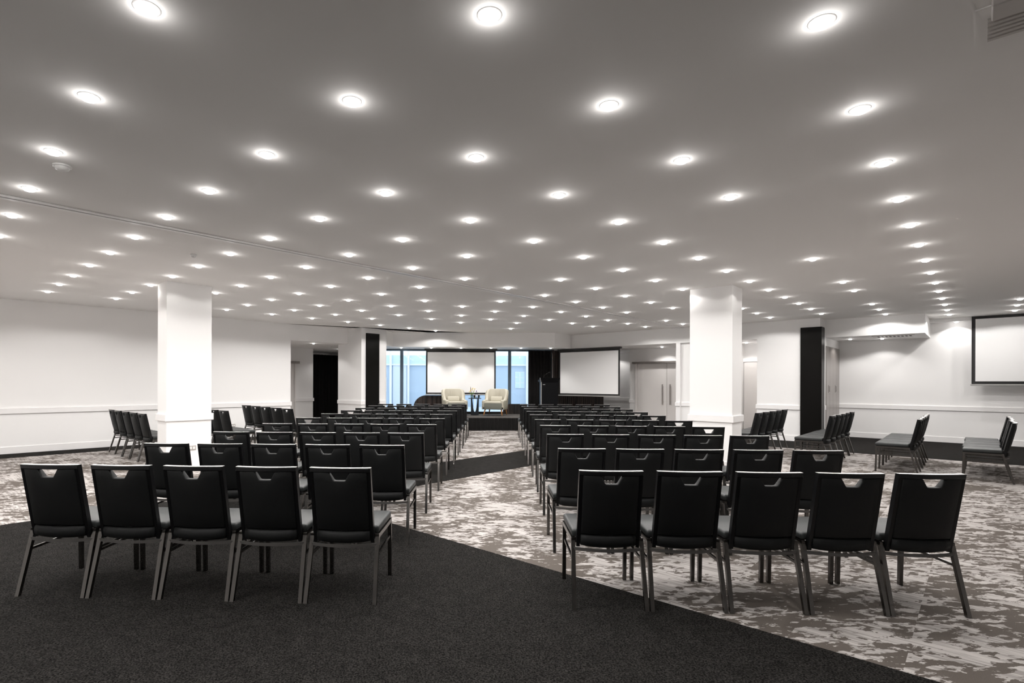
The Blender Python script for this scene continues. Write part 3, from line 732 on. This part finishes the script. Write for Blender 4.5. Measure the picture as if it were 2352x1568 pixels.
for k in range(5):
    a = k * 1.3; obj('leaf', MB().add([(0, 0, 0.10), (0.05 * math.cos(a) - 0.012, 0.05 * math.sin(a), 0.15), (0.10 * math.cos(a), 0.10 * math.sin(a), 0.14), (0.05 * math.cos(a) + 0.012, 0.05 * math.sin(a), 0.16)], [(0, 1, 2, 3)]), 'green', v)
b_ = thing('water_bottle', 'clear water bottle with purple cap on the side table', 'bottle', (TX + 0.05, TY, TZ))
obj('body', MB().lathe([(0.001, 0), (0.034, 0.002), (0.035, 0.13), (0.016, 0.19), (0.014, 0.215), (0.001, 0.215)], 20), 'clear', b_, smooth=True)
obj('cap', MB().lathe([(0.016, 0.205), (0.016, 0.235), (0.001, 0.235)], 16), 'cap', b_)
obj('label', MB().lathe([(0.0355, 0.05), (0.0355, 0.10)], 20), 'facade_light', b_)
for dx, lab in ((-0.02, 'small drinking glass beside the vase on the side table'), (0.125, 'small drinking glass right of the water bottle')):
    g_ = obj('drinking_glass', MB().lathe([(0.001, 0), (0.026, 0), (0.031, 0.09), (0.029, 0.09), (0.024, 0.006), (0.001, 0.006)], 18), 'clear', smooth=True)
    g_.location = (TX + dx, TY - 0.09, TZ); tag(g_, lab, 'glass', 'glasses on the side table')

# lectern
t = thing('lectern', 'black lectern with a sloping flared top right of the stage', 'lectern', (2.95, 16.85, SH))
obj('body', MB().box(-0.26, 0.26, -0.2, 0.22, 0.003, 1.06), 'lectern', t, bevel=0.006, seg=1)
mb = MB(); mb.add([(-0.26, -0.2, 1.06), (0.26, -0.2, 1.06), (0.26, 0.22, 1.06), (-0.26, 0.22, 1.06), (-0.31, -0.26, 1.20), (0.31, -0.26, 1.20), (0.31, 0.26, 1.11), (-0.31, 0.26, 1.11)],
       [(3, 2, 1, 0), (4, 5, 6, 7), (0, 1, 5, 4), (1, 2, 6, 5), (2, 3, 7, 6), (3, 0, 4, 7)])
obj('reading_top', mb, 'lectern', t)
obj('side_trim', MB().box(-0.285, -0.262, -0.21, -0.18, 0.003, 1.06).bar((-0.272, -0.2, 1.06), (-0.318, -0.262, 1.20), 0.02, 0.02), 'alu', t)
mic = obj('microphone', MB().tube([(-0.20, -0.2, 1.19), (-0.19, -0.2, 1.26), (-0.14, -0.2, 1.31), (-0.05, -0.2, 1.36)], 0.006, 8), 'dark', t)
obj('mic_head', MB().tube([(-0.05, -0.2, 1.36), (-0.03, -0.2, 1.372), (0.0, -0.2, 1.39)], [0.008, 0.014, 0.006], 10), 'dark', mic)
obj('name_badge', MB().box(-0.22, -0.15, -0.205, -0.2, 0.985, 1.0), 'alu', t)
tag(obj('curtain_wand', MB().tube([(3.27, 17.98, 1.2), (3.27, 17.99, 2.40), (3.25, 18.0, 2.44)], 0.006, 8), 'socket'), 'thin pale draw wand hanging beside the black stage curtain', 'curtain wand')
